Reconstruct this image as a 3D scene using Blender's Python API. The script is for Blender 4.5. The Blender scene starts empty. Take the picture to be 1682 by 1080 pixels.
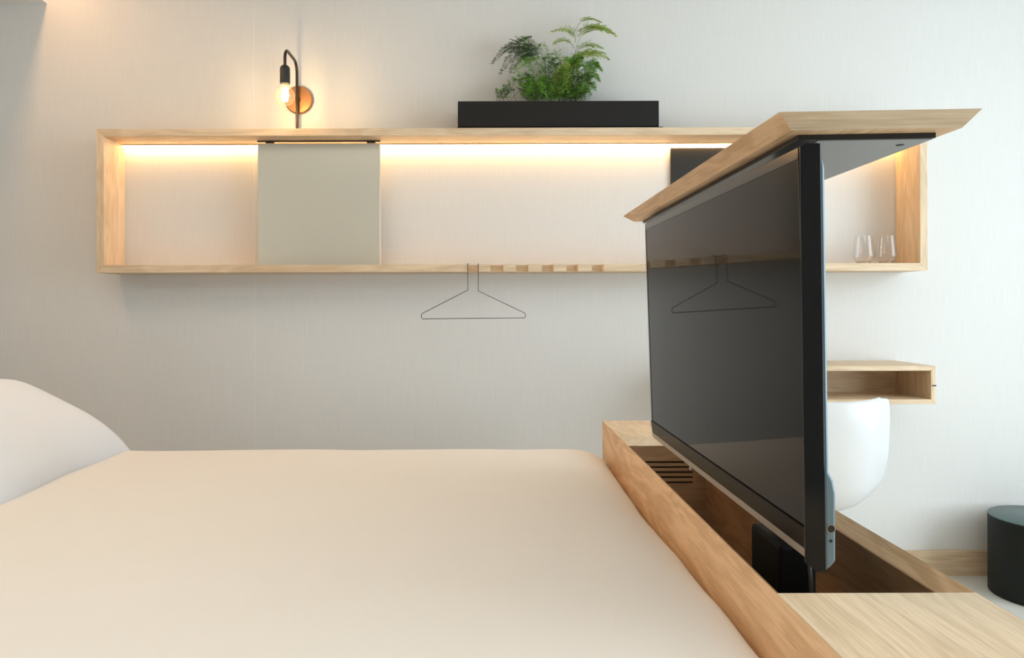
import bpy, math, random
from mathutils import Vector, Matrix, noise
C = bpy.context.scene
COL = C.collection
R = math.radians
# ------------------------------------------------------------------ camera
EYE = 1.187
F = 1237.0
cd = bpy.data.cameras.new('camera')
cam = bpy.data.objects.new('camera', cd); COL.objects.link(cam)
cam.location = (0, 0, EYE); cam.rotation_euler = (R(90), 0, 0)
cam.rotation_euler = (Matrix.Rotation(R(90), 3, 'X') @ Matrix.Rotation(-0.0028, 3, 'Z')).to_euler()
cd.sensor_width = 36.0; cd.lens = 36.0 * F / 1682.0
cd.shift_x = 44.0 / 1682.0; cd.shift_y = -40.0 / 1682.0
cd.clip_start = 0.05
C.camera = cam
# ------------------------------------------------------------------ exposure
vs = C.view_settings
vs.view_transform = 'Standard'; vs.look = 'None'; vs.gamma = 1.0; vs.use_curve_mapping = False
vs.exposure = 0.0
C.cycles.max_bounces = 10; C.cycles.diffuse_bounces = 6; C.cycles.glossy_bounces = 5
C.cycles.transparent_max_bounces = 16; C.cycles.transmission_bounces = 8
C.cycles.use_denoising = True
C.cycles.caustics_reflective = False; C.cycles.caustics_refractive = False
C.cycles.sample_clamp_indirect = 6.0
# ------------------------------------------------------------------ world
w = bpy.data.worlds.new('world'); C.world = w; w.use_nodes = True
wn = w.node_tree.nodes['Background']
wn.inputs[0].default_value = (0.80, 0.90, 1.0, 1); wn.inputs[1].default_value = 1.6
# ------------------------------------------------------------------ lights
def area(name, loc, rot, sx, sy, power, col, spread=None):
    l = bpy.data.lights.new(name, 'AREA'); l.shape = 'RECTANGLE'; l.size = sx; l.size_y = sy
    l.energy = power; l.color = col
    if spread: l.spread = R(spread)
    o = bpy.data.objects.new(name, l); COL.objects.link(o); o.location = loc; o.rotation_euler = rot
    return o
WARM = (1.0, 0.55, 0.24)
area('window_daylight', (3.42, 0.95, 1.45), (0, R(90), 0), 2.2, 2.7, 96, (0.82, 0.94, 1.0))
area('bed_ceiling_light', (-1.0, 1.2, 2.70), (0, 0, 0), 1.0, 1.2, 11, (1.0, 0.86, 0.69))
area('front_fill_light', (0.6, -1.2, 2.70), (0, 0, 0), 1.6, 1.2, 28, (1.0, 0.98, 0.95))  # unseen fill light behind the camera that lifts the bed and room
area('cove_light', (-1.875, 2.3, 2.73), (0, 0, 0), 0.05, 1.8, 6.6, WARM)

# ------------------------------------------------------------------ materials
MATS = {}
def newmat(name):
    m = bpy.data.materials.new(name); m.use_nodes = True
    return m, m.node_tree, m.node_tree.nodes['Principled BSDF']
def plain(name, col, rough=0.5, metal=0.0, spec=0.5, coat=0.0, bump=None, var=0.03, emit=None):
    if name in MATS: return MATS[name]
    m, nt, b = newmat(name); N = nt.nodes; L = nt.links
    tc = N.new('ShaderNodeTexCoord'); nz = N.new('ShaderNodeTexNoise')
    nz.inputs['Scale'].default_value = 12; nz.inputs['Detail'].default_value = 3
    L.new(tc.outputs['Object'], nz.inputs['Vector'])
    mx = N.new('ShaderNodeMix'); mx.data_type = 'RGBA'
    mx.inputs['A'].default_value = tuple(max(0, c * (1 - var)) for c in col) + (1,)
    mx.inputs['B'].default_value = tuple(min(1, c * (1 + var)) for c in col) + (1,)
    L.new(nz.outputs['Fac'], mx.inputs['Factor']); L.new(mx.outputs['Result'], b.inputs['Base Color'])
    b.inputs['Roughness'].default_value = rough; b.inputs['Metallic'].default_value = metal
    b.inputs['Specular IOR Level'].default_value = spec; b.inputs['Coat Weight'].default_value = coat
    if bump:
        n2 = N.new('ShaderNodeTexNoise'); n2.inputs['Scale'].default_value = bump[0]; n2.inputs['Detail'].default_value = 4
        L.new(tc.outputs['Object'], n2.inputs['Vector'])
        bp = N.new('ShaderNodeBump'); bp.inputs['Strength'].default_value = bump[1]; bp.inputs['Distance'].default_value = bump[2]
        L.new(n2.outputs['Fac'], bp.inputs['Height']); L.new(bp.outputs['Normal'], b.inputs['Normal'])
    if emit:
        b.inputs['Emission Color'].default_value = tuple(emit[0]) + (1,); b.inputs['Emission Strength'].default_value = emit[1]
    MATS[name] = m
    return m
def wood(name, axis, light, dark, figure=0.5, rough=0.5):
    if name in MATS: return MATS[name]
    m, nt, b = newmat(name); N = nt.nodes; L = nt.links
    tc = N.new('ShaderNodeTexCoord')
    def mapped(al, ac):
        mp = N.new('ShaderNodeMapping'); s = [ac, ac, ac]; s['XYZ'.index(axis)] = al
        mp.inputs['Scale'].default_value = s; L.new(tc.outputs['Object'], mp.inputs['Vector']); return mp
    fine = N.new('ShaderNodeTexNoise'); fine.inputs['Scale'].default_value = 1; fine.inputs['Detail'].default_value = 6; fine.inputs['Roughness'].default_value = 0.72
    L.new(mapped(8, 290).outputs['Vector'], fine.inputs['Vector'])
    big = N.new('ShaderNodeTexNoise'); big.inputs['Scale'].default_value = 1; big.inputs['Detail'].default_value = 3; big.inputs['Distortion'].default_value = 0.4
    L.new(mapped(1.6, 9).outputs['Vector'], big.inputs['Vector'])
    # growth rings: contour bands of a broad noise
    mu = N.new('ShaderNodeMath'); mu.operation = 'MULTIPLY'; mu.inputs[1].default_value = 48
    L.new(big.outputs['Fac'], mu.inputs[0])
    sn = N.new('ShaderNodeMath'); sn.operation = 'SINE'; L.new(mu.outputs[0], sn.inputs[0])
    ma = N.new('ShaderNodeMath'); ma.operation = 'MULTIPLY_ADD'; ma.inputs[1].default_value = 0.13 * figure; L.new(sn.outputs[0], ma.inputs[0])
    L.new(fine.outputs['Fac'], ma.inputs[2])
    ad = N.new('ShaderNodeMath'); ad.operation = 'MULTIPLY_ADD'; ad.inputs[1].default_value = 0.5
    L.new(big.outputs['Fac'], ad.inputs[0]); L.new(ma.outputs[0], ad.inputs[2])
    rp = N.new('ShaderNodeValToRGB'); e = rp.color_ramp.elements
    e[0].position = 0.57; e[0].color = tuple(dark) + (1,); e[1].position = 0.90; e[1].color = tuple(light) + (1,)
    L.new(ad.outputs[0], rp.inputs['Fac']); L.new(rp.outputs['Color'], b.inputs['Base Color'])
    b.inputs['Roughness'].default_value = rough; b.inputs['Specular IOR Level'].default_value = 0.35
    bp = N.new('ShaderNodeBump'); bp.inputs['Strength'].default_value = 0.15; bp.inputs['Distance'].default_value = 0.001
    L.new(fine.outputs['Fac'], bp.inputs['Height']); L.new(bp.outputs['Normal'], b.inputs['Normal'])
    MATS[name] = m
    return m
OAKL = (0.76, 0.605, 0.43); OAKD = (0.57, 0.42, 0.265)
def oak(axis): return wood('oak_' + axis, axis, OAKL, OAKD)
def oakc(axis): return wood('oak_console_' + axis, axis, (0.90, 0.62, 0.37), (0.68, 0.42, 0.22), 0.8)
def walltex(name, col):
    m, nt, b = newmat(name); N = nt.nodes; L = nt.links
    tc = N.new('ShaderNodeTexCoord')
    def nz(scale, det):
        mp = N.new('ShaderNodeMapping'); mp.inputs['Scale'].default_value = scale
        L.new(tc.outputs['Object'], mp.inputs['Vector'])
        n = N.new('ShaderNodeTexNoise'); n.inputs['Scale'].default_value = 1; n.inputs['Detail'].default_value = det
        L.new(mp.outputs['Vector'], n.inputs['Vector']); return n
    a = nz((260, 260, 7), 3); c = nz((8, 8, 300), 2)
    ad = N.new('ShaderNodeMath'); ad.operation = 'MULTIPLY_ADD'; ad.inputs[1].default_value = 0.25
    L.new(c.outputs['Fac'], ad.inputs[0]); L.new(a.outputs['Fac'], ad.inputs[2])
    mx = N.new('ShaderNodeMix'); mx.data_type = 'RGBA'
    mx.inputs['A'].default_value = tuple(x * 0.93 for x in col) + (1,)
    mx.inputs['B'].default_value = tuple(min(1, x * 1.05) for x in col) + (1,)
    L.new(ad.outputs[0], mx.inputs['Factor'])
    # paper seam at x = -1.01
    sx = N.new('ShaderNodeSeparateXYZ'); L.new(tc.outputs['Object'], sx.inputs[0])
    s1 = N.new('ShaderNodeMath'); s1.operation = 'ADD'; s1.inputs[1].default_value = 1.011; L.new(sx.outputs['X'], s1.inputs[0])
    s2 = N.new('ShaderNodeMath'); s2.operation = 'ABSOLUTE'; L.new(s1.outputs[0], s2.inputs[0])
    s3 = N.new('ShaderNodeMath'); s3.operation = 'LESS_THAN'; s3.inputs[1].default_value = 0.0012; L.new(s2.outputs[0], s3.inputs[0])
    m2 = N.new('ShaderNodeMix'); m2.data_type = 'RGBA'; m2.inputs['B'].default_value = tuple(min(1, x * 1.12) for x in col) + (1,)
    L.new(s3.outputs[0], m2.inputs['Factor']); L.new(mx.outputs['Result'], m2.inputs['A'])
    L.new(m2.outputs['Result'], b.inputs['Base Color'])
    bp = N.new('ShaderNodeBump'); bp.inputs['Strength'].default_value = 0.12; bp.inputs['Distance'].default_value = 0.001
    L.new(ad.outputs[0], bp.inputs['Height']); L.new(bp.outputs['Normal'], b.inputs['Normal'])
    b.inputs['Roughness'].default_value = 0.85; b.inputs['Specular IOR Level'].default_value = 0.2
    return m
def thinglass(name, tint, lo=0.04, hi=0.6, power=4.0, glow=None):
    m, nt, b = newmat(name); N = nt.nodes; L = nt.links
    out = N['Material Output']; N.remove(b)
    tr = N.new('ShaderNodeBsdfTransparent'); tr.inputs[0].default_value = tuple(tint) + (1,)
    gl = N.new('ShaderNodeBsdfGlossy'); gl.inputs['Roughness'].default_value = 0.02
    lw = N.new('ShaderNodeLayerWeight'); lw.inputs['Blend'].default_value = 0.5
    pw = N.new('ShaderNodeMath'); pw.operation = 'POWER'; pw.inputs[1].default_value = power; L.new(lw.outputs['Facing'], pw.inputs[0])
    mu = N.new('ShaderNodeMath'); mu.operation = 'MULTIPLY_ADD'; mu.inputs[1].default_value = hi; mu.inputs[2].default_value = lo; L.new(pw.outputs[0], mu.inputs[0])
    mx = N.new('ShaderNodeMixShader'); L.new(mu.outputs[0], mx.inputs[0]); L.new(tr.outputs[0], mx.inputs[1]); L.new(gl.outputs[0], mx.inputs[2])
    last = mx.outputs[0]
    if glow:
        em = N.new('ShaderNodeEmission'); em.inputs[0].default_value = tuple(glow[0]) + (1,); em.inputs[1].default_value = glow[1]
        ad = N.new('ShaderNodeAddShader'); L.new(last, ad.inputs[0]); L.new(em.outputs[0], ad.inputs[1]); last = ad.outputs[0]
    L.new(last, out.inputs['Surface'])
    return m
M = {}
M['wall'] = walltex('textured_wallpaper', (0.705, 0.705, 0.695))
M['wallfront'] = walltex('dimmed_wallpaper', (0.42, 0.41, 0.39))  # for the unseen front wall, toned down to darken reflections
M['paint'] = plain('white_paint', (0.78, 0.77, 0.74), 0.8, bump=(60, 0.05, 0.002))
M['floor'] = plain('pale_floor', (0.66, 0.65, 0.60), 0.45, bump=(25, 0.05, 0.002), var=0.05)
M['duvet'] = plain('duvet_cotton', (0.81, 0.785, 0.75), 0.9, spec=0.15, bump=(900, 0.05, 0.0005), var=0.012)
M['pillow'] = plain('pillow_cotton', (0.80, 0.85, 0.93), 0.9, spec=0.15, bump=(700, 0.05, 0.0005), var=0.01)
M['black'] = plain('black_lacquer', (0.013, 0.0125, 0.012), 0.42)
M['planter'] = plain('black_powder_coat', (0.012, 0.0105, 0.0095), 0.5, spec=0.25)
M['glossblack'] = plain('gloss_black_plastic', (0.005, 0.005, 0.006), 0.08, spec=0.3)
M['bezellow'] = plain('dark_lower_bezel', (0.006, 0.005, 0.004), 0.25, spec=0.04)
M['housing'] = plain('matt_black_housing', (0.004, 0.004, 0.004), 0.6, spec=0.1)
M['satinblack'] = plain('satin_black_plastic', (0.012, 0.013, 0.014), 0.35)
M['screen'] = plain('dark_screen_glass', (0.004, 0.004, 0.004), 0.03, spec=0.10, var=0.0)
M['cover'] = plain('grey_tv_cover', (0.16, 0.235, 0.28), 0.3, metal=0.3)
M['silver'] = plain('silver_trim', (0.36, 0.33, 0.31), 0.35, metal=0.6)
M['greymetal'] = plain('grey_mounting_metal', (0.34, 0.35, 0.36), 0.45, metal=0.3)
M['bronze'] = plain('dark_bronze', (0.055, 0.035, 0.024), 0.33, metal=0.75)
M['copper'] = plain('brushed_bronze_plate', (0.40, 0.19, 0.08), 0.38, metal=0.9, var=0.1)
M['wire'] = plain('dark_wire', (0.05, 0.047, 0.043), 0.4, metal=0.7)
M['mirror'] = plain('satin_beige_glass', (0.70, 0.68, 0.59), 0.25, metal=0.45, var=0.0)
M['edge'] = plain('polished_edge', (0.75, 0.72, 0.66), 0.3)
M['chair'] = plain('white_chair_plastic', (0.66, 0.675, 0.69), 0.3, var=0.01)
M['chrome'] = plain('chair_metal', (0.6, 0.6, 0.6), 0.25, metal=1.0)
M['stool'] = plain('dark_green_lacquer', (0.007, 0.010, 0.0095), 0.55, spec=0.25, var=0.03)
M['stooltop'] = plain('dark_green_top', (0.050, 0.098, 0.096), 0.33, var=0.03)
M['soil'] = plain('potting_soil', (0.03, 0.02, 0.012), 0.95, bump=(80, 0.6, 0.01), var=0.4)
M['led'] = plain('led_diffuser', (0.9, 0.8, 0.7), 0.5, emit=((1.0, 0.60, 0.25), 36.0))
M['filament'] = plain('glowing_filament', (1, 0.8, 0.5), 0.5, emit=((1.0, 0.66, 0.32), 215.0))
M['bulbglass'] = thinglass('bulb_glass', (1.0, 0.98, 0.92), .04, .35, 4, ((1.0, 0.74, 0.36), .16))
M['glass'] = thinglass('drinking_glass', (0.975, 0.975, 0.975), .05, .75, 2.2)
M['pane'] = thinglass('window_pane', (0.96, 0.98, 0.98))
M['glassfoot'] = thinglass('glass_base', (0.93, 0.92, 0.90), .10, .6, 1.5)
M['vent'] = plain('dark_vent_shade', (0.01, 0.008, 0.007), 0.9)  # near-black that puts the slot shade into the colour
M['mattress'] = plain('mattress_fabric', (0.8, 0.8, 0.78), 0.9)
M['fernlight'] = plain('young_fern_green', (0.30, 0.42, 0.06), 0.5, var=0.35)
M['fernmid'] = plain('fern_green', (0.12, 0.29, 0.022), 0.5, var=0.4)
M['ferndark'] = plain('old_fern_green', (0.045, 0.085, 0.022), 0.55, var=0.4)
M['stem'] = plain('fern_stem', (0.12, 0.13, 0.06), 0.6)

# ------------------------------------------------------------------ mesh helpers
class MB:
    def __init__(s): s.v = []; s.f = []
    def add(s, vs, fs):
        n = len(s.v); s.v += [tuple(p) for p in vs]; s.f += [tuple(i + n for i in f) for f in fs]; return s
    def box(s, x0, x1, y0, y1, z0, z1):
        v = [(x, y, z) for x in (x0, x1) for y in (y0, y1) for z in (z0, z1)]
        return s.add(v, [(0, 1, 3, 2), (4, 6, 7, 5), (0, 4, 5, 1), (2, 3, 7, 6), (0, 2, 6, 4), (1, 5, 7, 3)])
    def hexa(s, b, t):   # bottom four, top four corners, both counter-clockwise from above
        return s.add(list(b) + list(t), [(3, 2, 1, 0), (4, 5, 6, 7), (0, 1, 5, 4), (1, 2, 6, 5), (2, 3, 7, 6), (3, 0, 4, 7)])
    def prism(s, poly, axis, a, b):
        def P(p, h):
            if axis == 'X': return (h, p[0], p[1])
            if axis == 'Y': return (p[0], h, p[1])
            return (p[0], p[1], h)
        n = len(poly)
        return s.add([P(p, a) for p in poly] + [P(p, b) for p in poly],
                     [tuple(range(n))[::-1], tuple(range(n, 2 * n))] + [(i, (i + 1) % n, n + (i + 1) % n, n + i) for i in range(n)])
    def tube(s, pts, r, n=12, closed=False):
        pts = [Vector(p) for p in pts]; m = len(pts); rings = []
        up = None
        for i, p in enumerate(pts):
            a = pts[i - 1] if (i > 0 or closed) else p; b = pts[(i + 1) % m] if (i < m - 1 or closed) else p
            t = (b - a).normalized()
            if up is None: up = Vector((0, 0, 1)) if abs(t.z) < .9 else Vector((1, 0, 0))
            u = (up - t * up.dot(t)).normalized(); up = u; v = t.cross(u)
            rr = r[i] if isinstance(r, (list, tuple)) else r
            rings.append([p + (u * math.cos(2 * math.pi * k / n) + v * math.sin(2 * math.pi * k / n)) * rr for k in range(n)])
        vs = [q for g in rings for q in g]; fs = []
        for i in range(m if closed else m - 1):
            j = (i + 1) % m
            for k in range(n): fs.append((i * n + k, i * n + (k + 1) % n, j * n + (k + 1) % n, j * n + k))
        if not closed: fs += [tuple(range(n))[::-1], tuple(range((m - 1) * n, m * n))]
        return s.add(vs, fs)
    def lathe(s, prof, cx, cy, n=48, axis='Z', c=0):   # prof (r, h); axis Z: centre (cx,cy); axis Y: centre (cx, cz)
        vs = []; idx = []
        for r, h in prof:
            ring = []
            k0 = 1 if r < 1e-6 else n
            for k in range(k0):
                a = 2 * math.pi * k / n; q = (cx + r * math.cos(a), cy + r * math.sin(a))
                vs.append((q[0], q[1], h) if axis == 'Z' else (q[0], h, q[1])); ring.append(len(vs) - 1)
            idx.append(ring)
        fs = []
        for a, b in zip(idx, idx[1:]):
            for k in range(n):
                k2 = (k + 1) % n
                q = [a[k % len(a)], a[k2 % len(a)], b[k2 % len(b)], b[k % len(b)]]
                o = []
                for t in q:
                    if t not in o: o.append(t)
                if len(o) > 2: fs.append(tuple(o))
        return s.add(vs, fs)
    def build(s, name, mat, parent=None, bevel=0, smooth=None, world=True, seg=2):
        me = bpy.data.meshes.new(name)
        off = Vector((0, 0, 0))
        if parent is not None and world:
            p = parent
            while p is not None: off += p.location; p = p.parent
        me.from_pydata([tuple(Vector(v) - off) for v in s.v], [], s.f); me.update()
        import bmesh
        bm = bmesh.new(); bm.from_mesh(me); bmesh.ops.recalc_face_normals(bm, faces=bm.faces); bm.to_mesh(me); bm.free()
        me.materials.append(mat)
        if smooth is not None:
            for p in me.polygons: p.use_smooth = True
            me.set_sharp_from_angle(angle=R(smooth))
        o = bpy.data.objects.new(name, me); COL.objects.link(o)
        if parent is not None: o.parent = parent
        if bevel:
            bv = o.modifiers.new('bevel', 'BEVEL'); bv.width = bevel; bv.segments = seg; bv.limit_method = 'ANGLE'; bv.angle_limit = R(30)
        return o
def tag(o, label=None, cat=None, group=None, kind=None):
    if label: o['label'] = label
    if cat: o['category'] = cat
    if group: o['group'] = group
    if kind: o['kind'] = kind
    return o
def thing(name, loc, label, cat, group=None, rot=(0, 0, 0)):
    o = bpy.data.objects.new(name, None); COL.objects.link(o); o.location = loc; o.rotation_euler = rot
    o.empty_display_size = 0.1
    return tag(o, label, cat, group)
def struct(name, mb, mat, parent=None, bevel=0):
    o = mb.build(name, mat, parent, bevel)
    o['kind'] = 'structure'
    return o
def at(x, y, Y):   # point at distance Y that the photograph shows at (x, y)
    return Vector(((x - 797) / F * Y, Y, EYE + (500 - y) / F * Y))

# ================================================================== SETTING
WB = 3.30; XL = -2.45; XR = 3.55; YF = -2.6; ZC = 2.80
struct('floor', MB().box(XL - .1, XR + .1, YF - .1, WB + .1, -0.1, 0), M['floor'])
struct('ceiling', MB().box(XL - .1, XR + .1, YF - .1, WB + .1, ZC, ZC + .1), M['paint'])
struct('wall_back', MB().box(XL - .1, XR + .1, WB, WB + .1, 0, ZC), M['wall'])
struct('wall_left', MB().box(XL - .1, XL, YF, WB, 0, ZC), M['wall'])
struct('wall_front', MB().box(XL - .1, XR + .1, YF - .1, YF, 0, ZC), M['wallfront'])
wy0, wy1, wz0, wz1 = -0.45, 2.35, 0.25, 2.62
mb = MB().box(XR, XR + .1, YF, wy0, 0, ZC).box(XR, XR + .1, wy1, WB, 0, ZC).box(XR, XR + .1, wy0, wy1, 0, wz0).box(XR, XR + .1, wy0, wy1, wz1, ZC)
struct('wall_right', mb, M['paint'])
mb = MB().box(XR + .02, XR + .08, wy0, wy0 + .05, wz0, wz1).box(XR + .02, XR + .08, wy1 - .05, wy1, wz0, wz1)
mb.box(XR + .02, XR + .08, wy0, wy1, wz0, wz0 + .05).box(XR + .02, XR + .08, wy0, wy1, wz1 - .05, wz1).box(XR + .02, XR + .08, 0.93, 0.98, wz0, wz1)
wf = struct('window_1', mb, M['black'])
MB().box(XR + .045, XR + .05, wy0 + .05, wy1 - .05, wz0 + .05, wz1 - .05).build('window_pane', M['pane'], wf)
struct('trim_1', MB().box(XL, -1.917, 0.2, WB, 2.512, ZC), M['paint'])           # dropped soffit over the bed head
struct('baseboard_back', MB().box(XL, XR, WB - .015, WB, 0.0, 0.107), oak('X'), bevel=.002)

# ================================================================== WALL SHELF
YS = 3.112; T = 0.031
x0, x1, z0, z1 = -1.606, 1.829, 1.323, 1.917
shelf = thing('wall_shelf', (0.1, WB - .09, z0), 'long shallow pale oak wall shelf with warm strip light under its top', 'shelf')
def shelf_x(name, poly, y0=YS, y1=WB - .002):
    return MB().prism(poly, 'Y', y0, y1).build(name, oak('X'), shelf, bevel=.0012)
shelf_x('top_panel', [(x0, z1), (x1, z1), (x1 - T, z1 - T), (x0 + T, z1 - T)])
for sgn in (0, 1):
    if sgn == 0: pl = [(x0, z0), (x0, z1), (x0 + T, z1 - T), (x0 + T, z0 + T)]
    else: pl = [(x1, z0), (x1, z1), (x1 - T, z1 - T), (x1 - T, z0 + T)]
    MB().prism(pl, 'Y', YS, WB - .002).build('side_panel', oak('Z'), shelf, bevel=.0012)
# bottom panel with hanging notches cut into its front edge
def sx(px): return (px - 797) / F * YS
notch = [(767.5, 785.5), (806, 827), (848, 868), (890, 909.7), (930.5, 950), (972.5, 992)]
fr = [(x0, YS)]
for a, b in notch: fr += [(sx(a), YS), (sx(a), YS + .062), (sx(b), YS + .062), (sx(b), YS)]
fr += [(x1, YS)]
n = len(fr); mb = MB()
def cl(p, top):
    q = p[0]
    if top: q = min(max(q, x0 + T), x1 - T)
    return q
vs = [(p[0], p[1], z0) for p in fr] + [(x1, WB - .002, z0), (x0, WB - .002, z0)]
vt = [(cl(p, True), p[1], z0 + T) for p in fr] + [(x1 - T, WB - .002, z0 + T), (x0 + T, WB - .002, z0 + T)]
k = len(vs)
mb.add(vs + vt, [tuple(range(k))[::-1], tuple(range(k, 2 * k))] + [(i, (i + 1) % k, k + (i + 1) % k, k + i) for i in range(k)])
mb.build('bottom_panel', oak('X'), shelf)
# light strip below the top panel, close to the wall
zt = z1 - T
MB().box(x0 + T + .002, x1 - T - .002, WB - .028, WB - .012, zt - .006, zt - .0005).build('light_strip', M['led'], shelf)
MB().box(x0 + T, x1 - T, WB - .031, WB - .028, zt - .0045, zt).build('light_profile', oak('X'), shelf)
# sliding mirror door
mx0, mx1, my = (424 - 797) / F * 3.205, (625 - 797) / F * 3.205, 3.205
md = MB().box(mx0, mx1, my, my + .006, z0 + T + .003, zt - .012).build('sliding_door', M['mirror'], shelf, bevel=.0008)
tag(md, 'grey beige satin sliding door')
MB().box(mx1 - .0035, mx1 + .0012, my - .0008, my + .0065, z0 + T + .003, zt - .012).build('door_edge', M['edge'], md)
mb = MB().box(mx0, mx1, my - .004, my + .008, zt - .006, zt - .0005)
mb.build('door_track', M['bronze'], shelf)
for q in (mx0 + .035, mx1 - .055):
    MB().box(q, q + .035, my - .006, my + .008, zt - .011, zt - .001).build('roller', M['black'], shelf)
# black board mounted at the wall in the right part
MB().box(0.812, 1.33, WB - .012, WB - .003, z0 + T, zt - .018).build('black_back_board', M['black'], shelf)

# ================================================================== WALL LAMP
lx = -0.811
lamp = thing('wall_lamp', (lx, WB, 2.082), 'dark bronze gooseneck wall lamp with a lit bare globe bulb', 'wall lamp')
MB().lathe([(0, WB - .001), (.056, WB - .001), (.060, WB - .004), (.060, WB - .018), (.057, WB - .022), (0, WB - .022)], lx, 2.082, 48, 'Y').build('wall_plate', M['copper'], lamp, smooth=35)
tag(lamp.children[0], 'round copper coloured wall plate')
yr, yf, zt2, rc = 3.255, 3.06, 2.232, .045
pth = [(lx, yr, 1.918), (lx, yr, zt2 - rc)]
for i in range(1, 9):
    a = i / 8 * math.pi / 2; pth.append((lx, yr - rc + rc * math.cos(a), zt2 - rc + rc * math.sin(a)))
for i in range(0, 9):
    a = i / 8 * math.pi / 2; pth.append((lx, yf + rc - rc * math.sin(a), zt2 - rc + rc * math.cos(a)))
pth += [(lx, yf, 2.155)]
MB().tube(pth, .0062, 12).build('arm', M['bronze'], lamp, smooth=50)
MB().tube([(lx, WB - .02, 2.082), (lx, yr, 2.082)], .008, 12).build('bracket', M['bronze'], lamp, smooth=50)
MB().lathe([(0, 2.160), (.012, 2.160), (.0195, 2.152), (.0205, 2.145), (.0205, 2.088), (.019, 2.086), (.017, 2.088), (0, 2.092)], lx, yf, 32).build('socket', M['satinblack'], lamp, smooth=35)
pr = [(0.0, 2.036 - .040)]
for i in range(1, 15):
    a = math.pi * i / 18; pr.append((.040 * math.sin(a), 2.036 - .040 * math.cos(a)))
pr += [(.0145, 2.0765), (.0135, 2.089)]
bulb = MB().lathe(pr, lx, yf, 32).build('bulb', M['bulbglass'], lamp, smooth=80)
mb = MB()
for k in range(6):
    a = k * math.pi / 3
    mb.tube([(lx + .008 * math.cos(a), yf + .008 * math.sin(a), 2.066), (lx + .013 * math.cos(a), yf + .013 * math.sin(a), 2.040), (lx + .009 * math.cos(a), yf + .009 * math.sin(a), 2.016)], .0024, 6)
mb.build('filament', M['filament'], bulb, smooth=60)

# ================================================================== PLANTER + FERN
pz = z1 + .0005
pb = thing('planter_box', (0.31, 3.19, pz), 'long low black metal planter box standing on top of the wall shelf', 'planter')
px0, px1 = (753 - 797) / F * 3.125, (1083 - 797) / F * 3.125
py0, py1, ph = 3.125, 3.262, .113
t = .003
mb = MB().box(px0, px1, py0, py0 + t, pz + .004, pz + ph).box(px0, px1, py1 - t, py1, pz + .004, pz + ph)
mb.box(px0, px0 + t, py0, py1, pz + .004, pz + ph).box(px1 - t, px1, py0, py1, pz + .004, pz + ph).box(px0, px1, py0, py1, pz + .004, pz + .008)
mb.build('tray', M['planter'], pb)
MB().box(px0 - .003, px1 + .017, py0 - .003, py1 + .003, pz, pz + .0045).build('base_plate', M['planter'], pb)
MB().box(px0 + t, px1 - t, py0 + t, py1 - t, pz + .008, pz + ph - .018).build('soil', M['soil'], pb)

random.seed(11)
fern = thing('asparagus_fern', (0.31, 3.19, pz + ph - .018), 'feathery green asparagus fern growing in the black planter box', 'plant')
def needle(mb, p, d, L, wd):
    d = d.normalized(); s = d.cross(Vector((random.uniform(-1, 1), random.uniform(-1, 1), random.uniform(-1, 1)))).normalized() * wd
    q = p + d * L
    mb.add([p - s * .5, p + s * .5, p + d * L * .55 + s * .5, q, p + d * L * .55 - s * .5], [(0, 1, 2, 3, 4)])
def bez(pts, t):
    pts = [Vector(p) for p in pts]
    while len(pts) > 1: pts = [a.lerp(b, t) for a, b in zip(pts, pts[1:])]
    return pts[0]
def frond(pts, W, mat, bare=0.3, nrm=Vector((0, 0, 1)), den=1.0, nl=.011, stemr=.0011):
    """one plume: bent stem, side branches in a flat plane, tufts of needle leaves"""
    L = sum((bez(pts, i / 12) - bez(pts, (i + 1) / 12)).length for i in range(12))
    mb = MB(); st = MB()
    st.tube([bez(pts, i / 10) for i in range(11)], [stemr * (1 - .7 * i / 10) for i in range(11)], 5)
    nb = max(6, int(L * (1 - bare) / .0085 * den))
    for i in range(nb):
        u = i / nb; tt = bare + (1 - bare) * u
        p = bez(pts, tt); T_ = (bez(pts, min(1, tt + .02)) - bez(pts, tt - .02)).normalized()
        S = T_.cross(nrm).normalized()
        prof = (math.sin(math.pi * min(1, (u + .08) ** .6)) ** .8 if u > .02 else .5) * (1 - .55 * u) + .08
        for sd in (-1, 1):
            bl = 1.3 * W * prof * random.uniform(.7, 1.2)
            d = (T_ * .75 + S * sd * .85 + nrm * random.uniform(-.16, .10)).normalized()
            q = p.copy(); m = max(2, int(bl / .0064))
            for j in range(m):
                q = q + d * (bl / m); d = (d + Vector((0, 0, -.035)) + T_ * .03).normalized()
                nv = d.cross(nrm).normalized(); k = 1 - .45 * j / m
                for s2 in (-1, 1):
                    needle(mb, q, d * .8 + nv * s2 * .6 + nrm * random.uniform(-.45, .35), nl * k * random.uniform(.8, 1.35), .0025)
        needle(mb, p, T_ + S * random.uniform(-.5, .5), nl, .0014)
    o = mb.build('frond', mat, fern)
    st.build('stem', M['stem'], o, smooth=80)
    return o
def FP(lst, Y0=3.2, Y1=None):
    Y1 = Y0 if Y1 is None else Y1
    return [at(x, y, Y0 + (Y1 - Y0) * i / max(1, len(lst) - 1)) for i, (x, y) in enumerate(lst)]
def nrmv(a, b): return Vector((a, b * 2.1, 1)).normalized()
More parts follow.
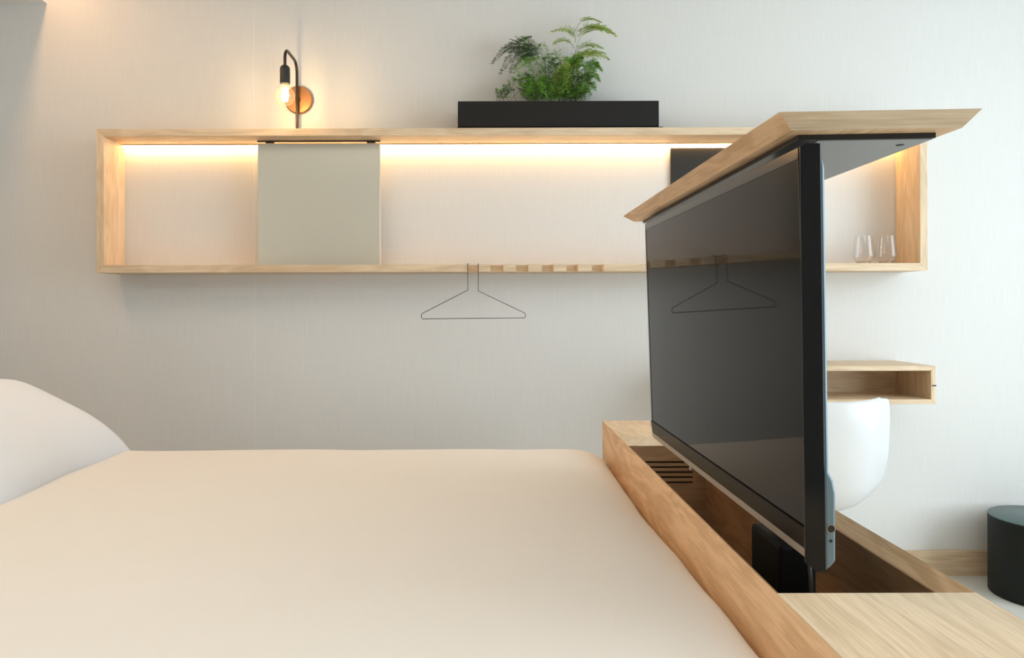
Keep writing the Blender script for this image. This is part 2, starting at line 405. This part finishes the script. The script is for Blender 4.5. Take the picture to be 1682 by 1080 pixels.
# tall upper plumes, young light green
frond(FP([(936, 168), (945, 110), (940, 60), (955, 34), (990, 36), (1014, 60)], 3.20, 3.17), .055, M['fernlight'], .50, nrmv(.0, -.30))
frond(FP([(946, 70), (950, 50), (930, 44), (905, 53)], 3.20, 3.16), .035, M['fernlight'], .12, nrmv(-.1, -.35))
frond(FP([(943, 60), (952, 28), (968, 25), (990, 38)], 3.20, 3.22), .028, M['fernlight'], .35, nrmv(.0, -.3))
frond(FP([(950, 52), (972, 36), (990, 46), (1012, 57)], 3.19, 3.15), .040, M['fernlight'], .15, nrmv(.15, -.35))
frond(FP([(944, 80), (938, 62), (922, 62), (909, 74)], 3.20, 3.17), .028, M['fernlight'], .2, nrmv(-.2, -.3))
frond(FP([(942, 95), (955, 66), (975, 72), (992, 80)], 3.20, 3.17), .034, M['fernlight'], .2, nrmv(.1, -.35))
frond(FP([(938, 100), (955, 82), (980, 84), (1002, 98)], 3.20, 3.15), .050, M['fernlight'], .15, nrmv(.1, -.38))
frond(FP([(930, 110), (950, 86), (975, 82), (996, 88)], 3.21, 3.22), .045, M['fernlight'], .2, nrmv(.1, -.3))
frond(FP([(920, 150), (935, 92), (965, 92), (988, 136)], 3.19, 3.15), .035, M['fernmid'], .35, nrmv(.3, -.5))
frond(FP([(920, 120), (928, 90), (912, 82), (900, 92)], 3.20, 3.19), .026, M['fernmid'], .3, nrmv(-.1, -.4), den=.6)
# left drooping plumes, older and darker
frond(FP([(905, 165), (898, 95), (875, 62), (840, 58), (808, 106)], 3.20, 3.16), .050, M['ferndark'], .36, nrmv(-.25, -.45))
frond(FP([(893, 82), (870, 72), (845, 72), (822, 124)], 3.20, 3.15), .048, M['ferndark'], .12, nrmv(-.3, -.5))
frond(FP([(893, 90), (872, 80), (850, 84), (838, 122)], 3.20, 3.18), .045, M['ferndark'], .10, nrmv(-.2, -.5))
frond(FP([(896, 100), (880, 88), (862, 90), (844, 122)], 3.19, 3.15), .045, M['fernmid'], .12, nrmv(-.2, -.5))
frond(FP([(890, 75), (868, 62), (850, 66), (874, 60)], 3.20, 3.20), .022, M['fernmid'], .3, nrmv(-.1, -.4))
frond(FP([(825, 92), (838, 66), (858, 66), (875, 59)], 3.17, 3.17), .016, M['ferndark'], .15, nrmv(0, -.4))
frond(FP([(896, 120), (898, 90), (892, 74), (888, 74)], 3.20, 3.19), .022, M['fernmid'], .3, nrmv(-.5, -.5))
# low left tuft
for k in range(6):
    bx = random.uniform(815, 838)
    frond(FP([(bx, 166), (bx + random.uniform(-6, 10), 150), (bx + random.uniform(-10, 22), random.uniform(133, 150))], 3.20, random.uniform(3.16, 3.22)), .014, M['fernmid'] if k % 2 else M['ferndark'], .15, nrmv(random.uniform(-.5, .5), -.6), nl=.010)
frond(FP([(848, 166), (842, 140), (838, 125), (850, 132)], 3.19, 3.17), .016, M['fernmid'], .3, nrmv(-.5, -.5))
frond(FP([(838, 166), (856, 148), (872, 128), (900, 110)], 3.19, 3.18), .012, M['ferndark'], .4, nrmv(-.5, -.5), den=.5)
# dense body
for k in range(34):
    bx = random.gauss(915, 20); bx = min(max(bx, 868), 962)
    a = (bx - 912) / 45 + random.uniform(-.6, .6)
    hgt = random.uniform(22, 66) * (1.0 if bx > 890 else .7)
    tx = bx + a * random.uniform(18, 40); ty = 160 - hgt
    tx = min(max(tx, 852), 1000)
    mid = (bx + (tx - bx) * .35, 160 - hgt * 1.25)
    Ye = random.uniform(3.135, 3.25)
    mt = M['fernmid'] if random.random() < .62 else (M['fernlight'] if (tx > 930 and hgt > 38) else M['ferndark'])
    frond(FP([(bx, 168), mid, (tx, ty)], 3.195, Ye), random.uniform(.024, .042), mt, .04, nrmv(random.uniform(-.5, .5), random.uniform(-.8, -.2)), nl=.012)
for k in range(20):
    bx = random.uniform(872, 968)
    frond(FP([(bx, 167), (bx + random.uniform(-14, 14), 145), (bx + random.uniform(-26, 26), random.uniform(136, 156))], 3.195, random.uniform(3.14, 3.25)), .024, M['fernmid'] if k % 3 else M['ferndark'], .0, nrmv(random.uniform(-.5, .5), -.8), nl=.013)
# drooping ends over the rim on the right and the left
for (bx, tx, ty) in ((950, 985, 134), (955, 980, 150), (945, 972, 158), (930, 940, 162), (905, 862, 150), (895, 858, 160), (960, 985, 112), (955, 990, 118)):
    frond(FP([(bx, 165), ((bx + tx) / 2, ty - 34), (tx, ty)], 3.19, random.uniform(3.15, 3.2)), .022, M['fernmid'], .2, nrmv(random.uniform(-.3, .3), -.6), nl=.012)

# ================================================================== HANGER
hg = thing('coat_hanger', (sx(777), YS - .004, z0 + T), 'thin dark wire coat hanger hooked in the leftmost notch of the wall shelf', 'hanger')
yh = YS - .0045
def hp(x, y, Y=None):
    Y = yh if Y is None else Y
    return Vector(((x - 797) / F * Y, Y, EYE + (500 - y) / F * Y))
wr = .0015
zz = z0 + T + .0022
A = hp(768.3, 470); Bp = hp(785.7, 470)
pts = [(A.x, yh + .185, zz), (A.x, yh, zz), hp(768.6, 476), hp(693.5, 514.2), hp(692.2, 516.5), hp(692.2, 521.5), hp(694, 523), hp(861, 522), hp(863, 520.5), hp(863, 516), hp(861.5, 513.8), hp(785.6, 477.5), (Bp.x, yh, zz), (Bp.x, yh + .185, zz)]
pts = [Vector(p) for p in pts]
cu = MB().tube(pts, wr, 6, closed=True)
cu.build('wire', M['wire'], hg, smooth=80)

# ================================================================== GLASSES
def make_glass(loc, label):
    g = thing('drinking_glass', loc, label, 'glass', 'stemless glasses on the wall shelf')
    return g
prof = [(0, .0), (.022, 0), (.026, .002), (.0425, .030), (.0440, .036), (.0425, .044), (.0345, .112), (.0340, .117), (.0334, .117)]
base_prof = [(0, .0005), (.021, .0005), (.025, .003), (.030, .011), (.018, .010), (0, .009)]
gz = z0 + T
g1 = make_glass(at(1419, 430, 3.185) * 1.0, 'stemless clear drinking glass on the shelf, nearer the television')
g1.location.z = gz + .0003
MB().lathe([(r, gz + h) for r, h in prof], g1.location.x, g1.location.y, 40).build('bowl', M['glass'], g1, smooth=60)
MB().lathe([(r, gz + h) for r, h in base_prof], g1.location.x, g1.location.y, 40).build('glass_foot', M['glassfoot'], g1, smooth=60)
g2 = g1.copy(); COL.objects.link(g2); g2.location.x = (1456.5 - 797) / F * 3.185
g2['label'] = 'stemless clear drinking glass on the shelf, nearer its orange lit right end panel'
for c in list(g1.children):
    d = c.copy(); COL.objects.link(d); d.parent = g2

# ================================================================== WALL DESK
dk = thing('wall_desk', (1.35, WB - .15, .786), 'pale oak box desk fixed to the wall with an open front compartment', 'desk')
dx0, dx1, dy0, dz0, dz1, dt = 0.90, 1.794, 3.0, .786, .938, .019
def dpoly(name, pl): MB().prism(pl, 'Y', dy0, WB - .002).build(name, oak('X'), dk, bevel=.0012)
dpoly('top_panel', [(dx0, dz1), (dx1, dz1), (dx1 - dt, dz1 - dt), (dx0 + dt, dz1 - dt)])
dpoly('bottom_panel', [(dx0, dz0), (dx1, dz0), (dx1 - dt, dz0 + dt), (dx0 + dt, dz0 + dt)])
for a, b in ((dx0, dx0 + dt), (dx1, dx1 - dt)):
    MB().prism([(a, dz0), (a, dz1), (b, dz1 - dt), (b, dz0 + dt)], 'Y', dy0, WB - .002).build('side_panel', oak('Z'), dk, bevel=.0012)
MB().box(dx0 + dt, dx1 - dt, WB - .04, WB - .022, dz0 + dt, dz1 - dt).build('rear_panel', oak('X'), dk)
MB().box(dx1 - dt + .004, dx1 + .0015, dy0 - .0012, dy0 + .01, .857, .862).build('latch', M['black'], dk)

# ================================================================== CHAIR
ccx = 1.255
ch = thing('desk_chair', (ccx, 2.9, 0), 'white moulded shell chair pushed in at the wall desk', 'chair')
side = [(2.722, .826), (2.716, .818), (2.712, .77), (2.716, .69), (2.726, .61), (2.742, .54), (2.770, .470), (2.820, .415), (2.90, .396), (3.00, .396), (3.08, .406), (3.13, .412), (3.155, .402)]
wid = [.228, .238, .240, .240, .239, .234, .220, .200, .196, .208, .212, .202, .180]
nu = 28; vs = []; rows = 48
def samp(tt, arr):
    k = tt * (len(arr) - 1); i = min(int(k), len(arr) - 2); f = k - i
    p0 = arr[max(i - 1, 0)]; p1 = arr[i]; p2 = arr[i + 1]; p3 = arr[min(i + 2, len(arr) - 1)]
    def cr(a, b, c, d): return .5 * ((2 * b) + (-a + c) * f + (2 * a - 5 * b + 4 * c - d) * f * f + (-a + 3 * b - 3 * c + d) * f ** 3)
    if isinstance(p0, tuple): return tuple(cr(a, b, c, d) for a, b, c, d in zip(p0, p1, p2, p3))
    return cr(p0, p1, p2, p3)
for j in range(rows + 1):
    tt = j / rows; y, z = samp(tt, side); hw = samp(tt, wid)
    bk = min(1, max(0, 1 - (tt - .36) / .30)); bk = bk * bk * (3 - 2 * bk)          # how far this row belongs to the backrest
    for i in range(nu + 1):
        u = -1 + 2 * i / nu
        yy = y + bk * .085 * abs(u) ** 2.6 + (1 - bk) * (-.02 * 0)
        bq = min(1, max(0, (tt - .30) / .30)); bq = bq * bq * (3 - 2 * bq)
        zc = z + bq * .075 * abs(u) ** 2.8
        zc += max(0, 1 - tt / .3) * .014 * abs(u) ** 2 - (.030 * (max(0, abs(u) - .84) / .16) ** 2 * (1 - tt / .08) if tt < .08 else 0)
        vs.append((ccx + hw * u, yy, zc))
fs = [(j * (nu + 1) + i, j * (nu + 1) + i + 1, (j + 1) * (nu + 1) + i + 1, (j + 1) * (nu + 1) + i) for j in range(rows) for i in range(nu)]
sh = MB().add(vs, fs).build('seat_shell', M['chair'], ch, smooth=180)
so = sh.modifiers.new('solid', 'SOLIDIFY'); so.thickness = .013; so.offset = 0
bvm = sh.modifiers.new('bevel', 'BEVEL'); bvm.width = .003; bvm.segments = 3; bvm.limit_method = 'ANGLE'; bvm.angle_limit = R(50)
MB().lathe([(0, .36), (.085, .36), (.10, .386), (0, .388)], ccx, 2.95, 32).build('seat_mount', M['chair'], ch, smooth=40)
MB().lathe([(0, .06), (.024, .06), (.024, .30), (.018, .30), (.018, .36), (0, .36)], ccx, 2.95, 24).build('column', M['chrome'], ch, smooth=40)
for k in range(4):
    a = R(45 + 90 * k); d = Vector((math.cos(a), math.sin(a), 0))
    c0 = Vector((ccx, 2.95, 0))
    MB().tube([c0 + d * .02 + Vector((0, 0, .075)), c0 + d * .16 + Vector((0, 0, .05)), c0 + d * .27 + Vector((0, 0, .014))], [.016, .013, .010], 10).build('leg', M['chrome'], ch, smooth=50)
    MB().lathe([(0, 0), (.018, 0), (.018, .01), (0, .012)], c0.x + d.x * .265, c0.y + d.y * .265, 16).build('foot', M['satinblack'], ch.children[-1] if ch.children[-1].name.startswith('leg') else ch, smooth=40)

# ================================================================== SIDE TABLE
stl = thing('side_table', (2.262, 3.055, 0), 'low dark green round drum side table on the floor by the back wall', 'side table')
MB().lathe([(0, 0), (.186, 0), (.19, .004), (.19, .313), (0, .313)], 2.262, 3.055, 72).build('drum', M['stool'], stl, smooth=40)
MB().lathe([(0, .3132), (.1895, .3132), (.1905, .3145), (.190, .317), (.1885, .318), (0, .318)], 2.262, 3.055, 72).build('table_top', M['stooltop'], stl, smooth=40)

# ================================================================== TV CABINET
cb = thing('tv_cabinet', (.567, 1.6, 0), 'low oak cabinet at the bed foot with an open slot for the raised television', 'cabinet')
cx0, cx1, ct, ctop = .422, .712, .022, .767
cy0, cy1, hy0, hy1 = .42, 2.72, 1.094, 2.372
sp = MB().prism([(cx0, .0), (cx0, ctop), (cx0 + ct, ctop - ct), (cx0 + ct, .0)], 'Y', cy0, cy1).build('side_panel', oakc('Y'), cb)
sp2 = MB().prism([(cx1, .0), (cx1, ctop), (cx1 - ct, ctop - ct), (cx1 - ct, .0)], 'Y', cy0, cy1).build('side_panel', oakc('Y'), cb)
e = .0004
def topb(ya, yb, oa, ob):
    zb = ctop - ct
    return MB().hexa([(cx0 + ct + e, ya + oa, zb), (cx1 - ct - e, ya + oa, zb), (cx1 - ct - e, yb + ob, zb), (cx0 + ct + e, yb + ob, zb)],
                     [(cx0 + e, ya, ctop), (cx1 - e, ya, ctop), (cx1 - e, yb, ctop), (cx0 + e, yb, ctop)]).build('top_board', wood('oak_console_lit_top', 'Y', (0.76, 0.62, 0.44), (0.58, 0.44, 0.29), .5), cb)  # same oak as the sides; light on the top is put into its colour
topb(cy0, hy0, 0, ct); topb(hy1, cy1, -ct, 0)
MB().box(cx0 + ct, cx1 - ct, cy1 - .02, cy1 - .0005, 0, ctop - ct).build('end_panel', oakc('X'), cb)
MB().box(cx0 + ct, cx1 - ct, cy0 + .0005, cy0 + .02, 0, ctop - ct).build('end_panel', oakc('X'), cb)
MB().box(cx0 + ct, cx1 - ct, cy0 + .02, cy1 - .02, .06, .08).build('bottom_panel', oakc('Y'), cb)
MB().box(cx0 + ct, cx1 - ct, hy0 - .01, hy0 + .008, .08, ctop - ct).build('partition', oakc('X'), cb)
# slotted partition at the far end
yv = hy1 - ct + .002
vp = MB(); xs0, xs1 = cx0 + .035, .647
zs = [EYE - (y - 500) / F * yv for y in (759.5, 767.8, 776, 784.3, 792.8)]
hs = .003
edges = [ctop - ct] + [q for z in zs for q in (z + hs, z - hs)] + [.08]
for a, b in zip(edges[0::2], edges[1::2]): vp.box(xs0, xs1, yv, yv + .012, b, a)
vp.box(cx0 + ct, xs0, yv, yv + .012, .08, ctop - ct).box(xs1, cx1 - ct, yv, yv + .012, .08, ctop - ct)
DK = lambda ax: wood('shaded_oak_lining_' + ax, ax, (0.40, 0.235, 0.12), (0.27, 0.145, 0.07), .6)  # cabinet oak darkened: shade inside the slot is put into the colour
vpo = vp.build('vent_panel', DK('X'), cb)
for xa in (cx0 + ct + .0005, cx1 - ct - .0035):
    MB().box(xa, xa + .003, hy0 + .009, yv - .0005, .081, ctop - ct - .0005).build('shade_lining', DK('Y'), cb)  # thin boards added to carry the shade-dark oak
MB().box(xs0 - .01, xs1 + .01, yv + .0125, yv + .02, zs[-1] - .02, zs[0] + .02).build('vent_shade_board', M['vent'], vpo)  # solid black board standing in for the shade behind the slots
# lift mast and motor housing
MB().box(.503, .562, 1.29, 1.43, .081, .772).build('lift_housing', M['housing'], cb, bevel=.006)
MB().box(.535, .575, 1.31, 1.40, .0815, 1.425).build('lift_mast', M['satinblack'], cb, bevel=.004)
cable = [(.535, 1.26, .79), (.530, 1.225, .755), (.527, 1.215, .70), (.530, 1.215, .60), (.535, 1.23, .4)]
MB().tube([bez(cable, i / 14) for i in range(15)], .0035, 8).build('power_cable', M['satinblack'], cb, smooth=60)
# lid raised above the television
lz = 1.4665
tl = -.0145
lid_loc = Vector((.428, 1.098, lz))
lid = bpy.data.objects.new('lid', None)
lx0, lx1, ly0, ly1 = .430, .726, 1.098, 2.345
b4 = [(lx0 + .028, ly0 + .028), (lx1 - .012, ly0 + .028), (lx1 - .012, ly1 - .028), (lx0 + .028, ly1 - .028)]
t4 = [(lx0, ly0), (lx1, ly0), (lx1, ly1), (lx0, ly1)]
lidm = MB().hexa([(x, y, lz - .021) for x, y in b4], [(x, y, lz) for x, y in t4])
def tilt(mb, piv, ry, rx=0):
    m = Matrix.Translation(piv) @ Matrix.Rotation(ry, 4, 'Y') @ Matrix.Rotation(rx, 4, 'X') @ Matrix.Translation(-piv)
    mb.v = [tuple(m @ Vector(v)) for v in mb.v]; return mb
tilt(lidm, lid_loc, tl, -.0045)
bpy.data.objects.remove(lid)
lid = lidm.build('lid', oakc('Y'), cb)
lid.data.materials.append(oak('X'))
for p in lid.data.polygons:
    if abs(p.normal.y) > .5: p.material_index = 1
pk = tilt(MB().box(.481, .692, ly0 + .058, ly1 - .05, lz - .029, lz - .0212), lid_loc, tl, -.0045).build('mounting_plate', M['satinblack'], lid)
tilt(MB().box(.512, .689, ly0 + .0615, ly1 - .053, lz - .0305, lz - .0292), lid_loc, tl, -.0045).build('lit_plate_face', M['greymetal'], lid)  # grey starts past the screen; the television's shade is left as black plate
tilt(MB().lathe([(0, lz - .0315), (.006, lz - .0315), (.006, lz - .0306), (0, lz - .0306)], .660, ly0 + .10, 16), lid_loc, tl, -.0045).build('screw', M['black'], lid)

# ================================================================== TELEVISION  (local: x depth from the front, y along, z up)
TW, TH = 1.061, .612
rt = -.010
base = Vector((.4625, 1.104, 1.111)) - Matrix.Rotation(rt, 3, 'Y') @ Vector((0, 0, TH / 2))
tv = thing('television', base, 'flat black television raised out of the oak cabinet at the bed foot', 'television', rot=(0, rt, 0))
def L_(mb, name, mat, par=tv, **k): return mb.build(name, mat, par, world=False, **k)
bt, bb, bn, bf = .018, .034, .006, .013       # bezel: top, bottom, near, far
zb0 = .014
# bezel ring (near end side has cut corners)
mb = MB()
mb.box(0, .020, 0, TW, TH - bt, TH)
mb.add([], [])
botb = MB().prism([(.0095, zb0 + bb), (.014, zb0), (.020, zb0), (.020, zb0 + bb)], 'Y', 0, TW)
for ya, yb in ((0, bn), (TW - bf, TW)): mb.prism([(.0115, zb0 + bb), (.0, TH - bt), (.020, TH - bt), (.020, zb0 + bb)], 'Y', ya, yb)
L_(mb, 'bezel', M['glossblack'], bevel=.0012)
L_(botb, 'lower_bezel', M['bezellow'])
# glass sits a few millimetres deeper at its foot than at its head
gx0, gx1 = .0125, .0008
mb = MB().add([(gx0, bn, zb0 + bb), (gx0, TW - bf, zb0 + bb), (gx1, TW - bf, TH - bt), (gx1, bn, TH - bt),
               (gx0 + .004, bn, zb0 + bb), (gx0 + .004, TW - bf, zb0 + bb), (gx1 + .004, TW - bf, TH - bt), (gx1 + .004, bn, TH - bt)],
              [(0, 1, 2, 3), (7, 6, 5, 4), (0, 4, 5, 1), (1, 5, 6, 2), (2, 6, 7, 3), (3, 7, 4, 0)])
L_(mb, 'screen', M['screen'])
# casing behind the bezel, its lower edge bevelled
L_(MB().prism([(.0205, -.004), (.0315, -.012), (.0315, TH + .003), (.027, TH + .006), (.014, TH + .004), (.010, TH + .001), (.0205, TH)], 'Y', .0, TW), 'casing', M['satinblack'])
sidep = MB().prism([(.001, .004), (.018, -.010), (.031, -.011), (.031, TH + .004), (.010, TH + .005), (.001, TH)], 'Y', -.005, -.0005)
L_(sidep, 'side_trim', M['glossblack'], bevel=.0012)
mb = MB().prism([(.0317, -.011), (.041, -.004), (.048, .004), (.049, .105), (.046, .122), (.0395, .135), (.039, TH - .03), (.0317, TH)], 'Y', .0, TW)
cv = L_(mb, 'back_cover', M['cover'], bevel=.005)
# sockets in the end of the back cover
L_(MB().lathe([(0, -.0008), (.0055, -.0008), (.0055, .0), (0, .0)], .0405, .052, 20, 'Y'), 'socket', M['black'], cv)
L_(MB().lathe([(.0055, -.0014), (.0068, -.0014), (.0068, .0), (.0055, .0)], .0405, .052, 20, 'Y'), 'socket_ring', M['silver'], cv)
L_(MB().lathe([(0, -.0008), (.0022, -.0008), (.0022, .0), (0, .0)], .0405, .034, 14, 'Y'), 'button', M['black'], cv)
# silver speaker strip below the bezel
L_(MB().prism([(.0135, .0138), (.0195, .0138), (.0195, -.003), (.0155, .0)], 'Y', .0, TW), 'speaker_strip', M['silver'])
L_(MB().box(.0145, .021, .655, .672, -.007, .004), 'sensor', M['silver'])

# ================================================================== BED
bx0, bx1, by0, by1, BZ = -1.62, .406, .72, 2.62, .692
bed = thing('bed', (-.6, 1.66, 0), 'wide low bed with an oak frame under the cream duvet', 'bed')
MB().box(bx0, bx1 - .03, by0 + .05, by1 - .05, .10, .34).build('frame', oak('X'), bed, bevel=.004)
for qx in (bx0 + .1, bx1 - .16):
    for qy in (by0 + .12, by1 - .2): MB().box(qx, qx + .07, qy, qy + .07, 0, .10).build('leg', oak('Z'), bed)
MB().box(bx0 + .01, bx1 - .05, by0 + .06, by1 - .06, .34, .60).build('mattress', M['mattress'], bed, bevel=.04, seg=5)
MB().box(bx0 - .06, bx0 - .004, by0, by1, .10, .80).build('headboard', oak('Y'), bed, bevel=.004)
# duvet
dv = MB(); NX, NY = 130, 120
def cross(s, lo, hi, rx, dz, skirt, slo):
    """arc position s in 0..1 -> (pos, drop): skirt, rounded edge, flat, rounded edge, skirt"""
    return None
def edgeprof(s, r, dr, skirt):
    # s: distance from the outermost line inward; s<0 runs down the skirt
    if s < 0: return 0.0, dr + (-s)
    if s < r:
        u = 1 - s / r
        return s, dr * (1 - math.sqrt(max(0, 1 - u ** 2.4)))
    return s, 0.0
def dz_contact(y):   # how far the quilt has sunk where it meets the cabinet
    pts = [(.7, .068), (1.15, .040), (1.30, .046), (1.57, .056), (1.88, .078), (2.15, .076), (2.45, .062), (2.75, .050)]
    for (a, u), (b, v) in zip(pts, pts[1:]):
        if a <= y <= b:
            k = (y - a) / (b - a); k = k * k * (3 - 2 * k); return u + (v - u) * k
    return pts[0][1] if y < pts[0][0] else pts[-1][1]
sk = .22
def spaced(lo, hi, n, rr):
    L0 = hi - lo; out = []
    # denser at both ends
    ne = 26
    for i in range(7): out.append(-sk + sk * i / 7)
    for i in range(ne): out.append(rr * i / ne)
    m = n
    for i in range(m + 1): out.append(rr + (L0 - 2 * rr) * i / m)
    for i in range(1, ne + 1): out.append(L0 - rr + rr * i / ne)
    for i in range(1, 8): out.append(L0 + sk * i / 7)
    return out
RX = .17
US = spaced(bx0, bx1, 70, RX); VSs = spaced(by0, by1 + .03, 66, .12)
LX = bx1 - bx0; LY = by1 + .03 - by0
vs = []
for u in US:
    for v in VSs:
        cu_ = min(max(u, 0), LX); cv_ = min(max(v, 0), LY)
        X = bx0 + cu_; Y = by0 + cv_
        # foot edge
        d = LX - u; dc = dz_contact(Y) + .010 * noise.noise(Vector((Y * 6.5, 2.2, 7)))
        px_, dzx = edgeprof(d, RX, dc, sk)
        d2 = u; _, dzh = edgeprof(d2, .08, .05, sk)
        dd = min(v, LY - v); _, dzy = edgeprof(dd, .12, .075, sk)
        n1 = noise.noise(Vector((X * 2.3, Y * 2.3, 0))) * .004 + noise.noise(Vector((X * 6, Y * 5, 3))) * .0016
        z = BZ - max(dzx, dzh, dzy) - .35 * (dzx + dzh + dzy - max(dzx, dzh, dzy)) + n1
        if d <= 0: X = min(X + (-d) * .02, bx1 + .004)
        if v <= 0 or v >= LY: Y += noise.noise(Vector((X * 7, 1, z * 2))) * .012 * min(1, -dd / .1)
        vs.append((X, Y, max(z, .33)))
nv = len(VSs)
fs = [(i * nv + j, (i + 1) * nv + j, (i + 1) * nv + j + 1, i * nv + j + 1) for i in range(len(US) - 1) for j in range(nv - 1)]
duvet = MB().add(vs, fs).build('duvet', M['duvet'], smooth=180)
tag(duvet, 'smooth cream duvet spread flat over the whole bed', 'duvet')
so = duvet.modifiers.new('solid', 'SOLIDIFY'); so.thickness = .008; so.offset = 0
# pillow leaning on the headboard
PL, PWd, PT = .80, .50, .105
vs = []; n_ = 48
def pil(u, v, s):
    e1 = (1 - abs(u) ** 2.8); e2 = (1 - abs(v) ** 4.0)
    h = PT * (max(0, e1) ** .52) * (max(0, e2) ** .5) * s
    x = u * PWd / 2 * (1 - .05 * (1 - v * v) * (-1)) ; y = v * PL / 2 * (1 - .05 * (1 - u * u) * 0)
    x = u * PWd / 2 * (1 - .07 * (1 - abs(v)) ** 2) * (1 + 0); y = v * PL / 2 * (1 - .03 * (1 - abs(u)))
    h += s * .007 * noise.noise(Vector((x * 9, y * 6, s))) * max(0, e1) * max(0, e2)
    return Vector((x, y, h))
gr = {}
mbp = MB()
for s in (1, -1):
    vs = [pil(math.sin(math.pi / 2 * (-1 + 2 * i / n_)), math.sin(math.pi / 2 * (-1 + 2 * j / n_)), s) for i in range(n_ + 1) for j in range(n_ + 1)]
    f = [(i * (n_ + 1) + j, (i + 1) * (n_ + 1) + j, (i + 1) * (n_ + 1) + j + 1, i * (n_ + 1) + j + 1) for i in range(n_) for j in range(n_)]
    mbp.add(vs, f)
pm = Matrix.Translation((-1.435, 2.20, .800)) @ Matrix.Rotation(R(2), 4, 'Z') @ Matrix.Rotation(R(28), 4, 'Y')
mbp.v = [tuple(pm @ Vector(v)) for v in mbp.v]
pil_o = mbp.build('pillow', M['pillow'], smooth=180)
tag(pil_o, 'plump white pillow leaning at the head of the bed', 'pillow')
import bmesh
bm = bmesh.new(); bm.from_mesh(pil_o.data); bmesh.ops.remove_doubles(bm, verts=bm.verts, dist=.0006); bmesh.ops.recalc_face_normals(bm, faces=bm.faces)
bm.to_mesh(pil_o.data); bm.free()
for p in pil_o.data.polygons: p.use_smooth = True
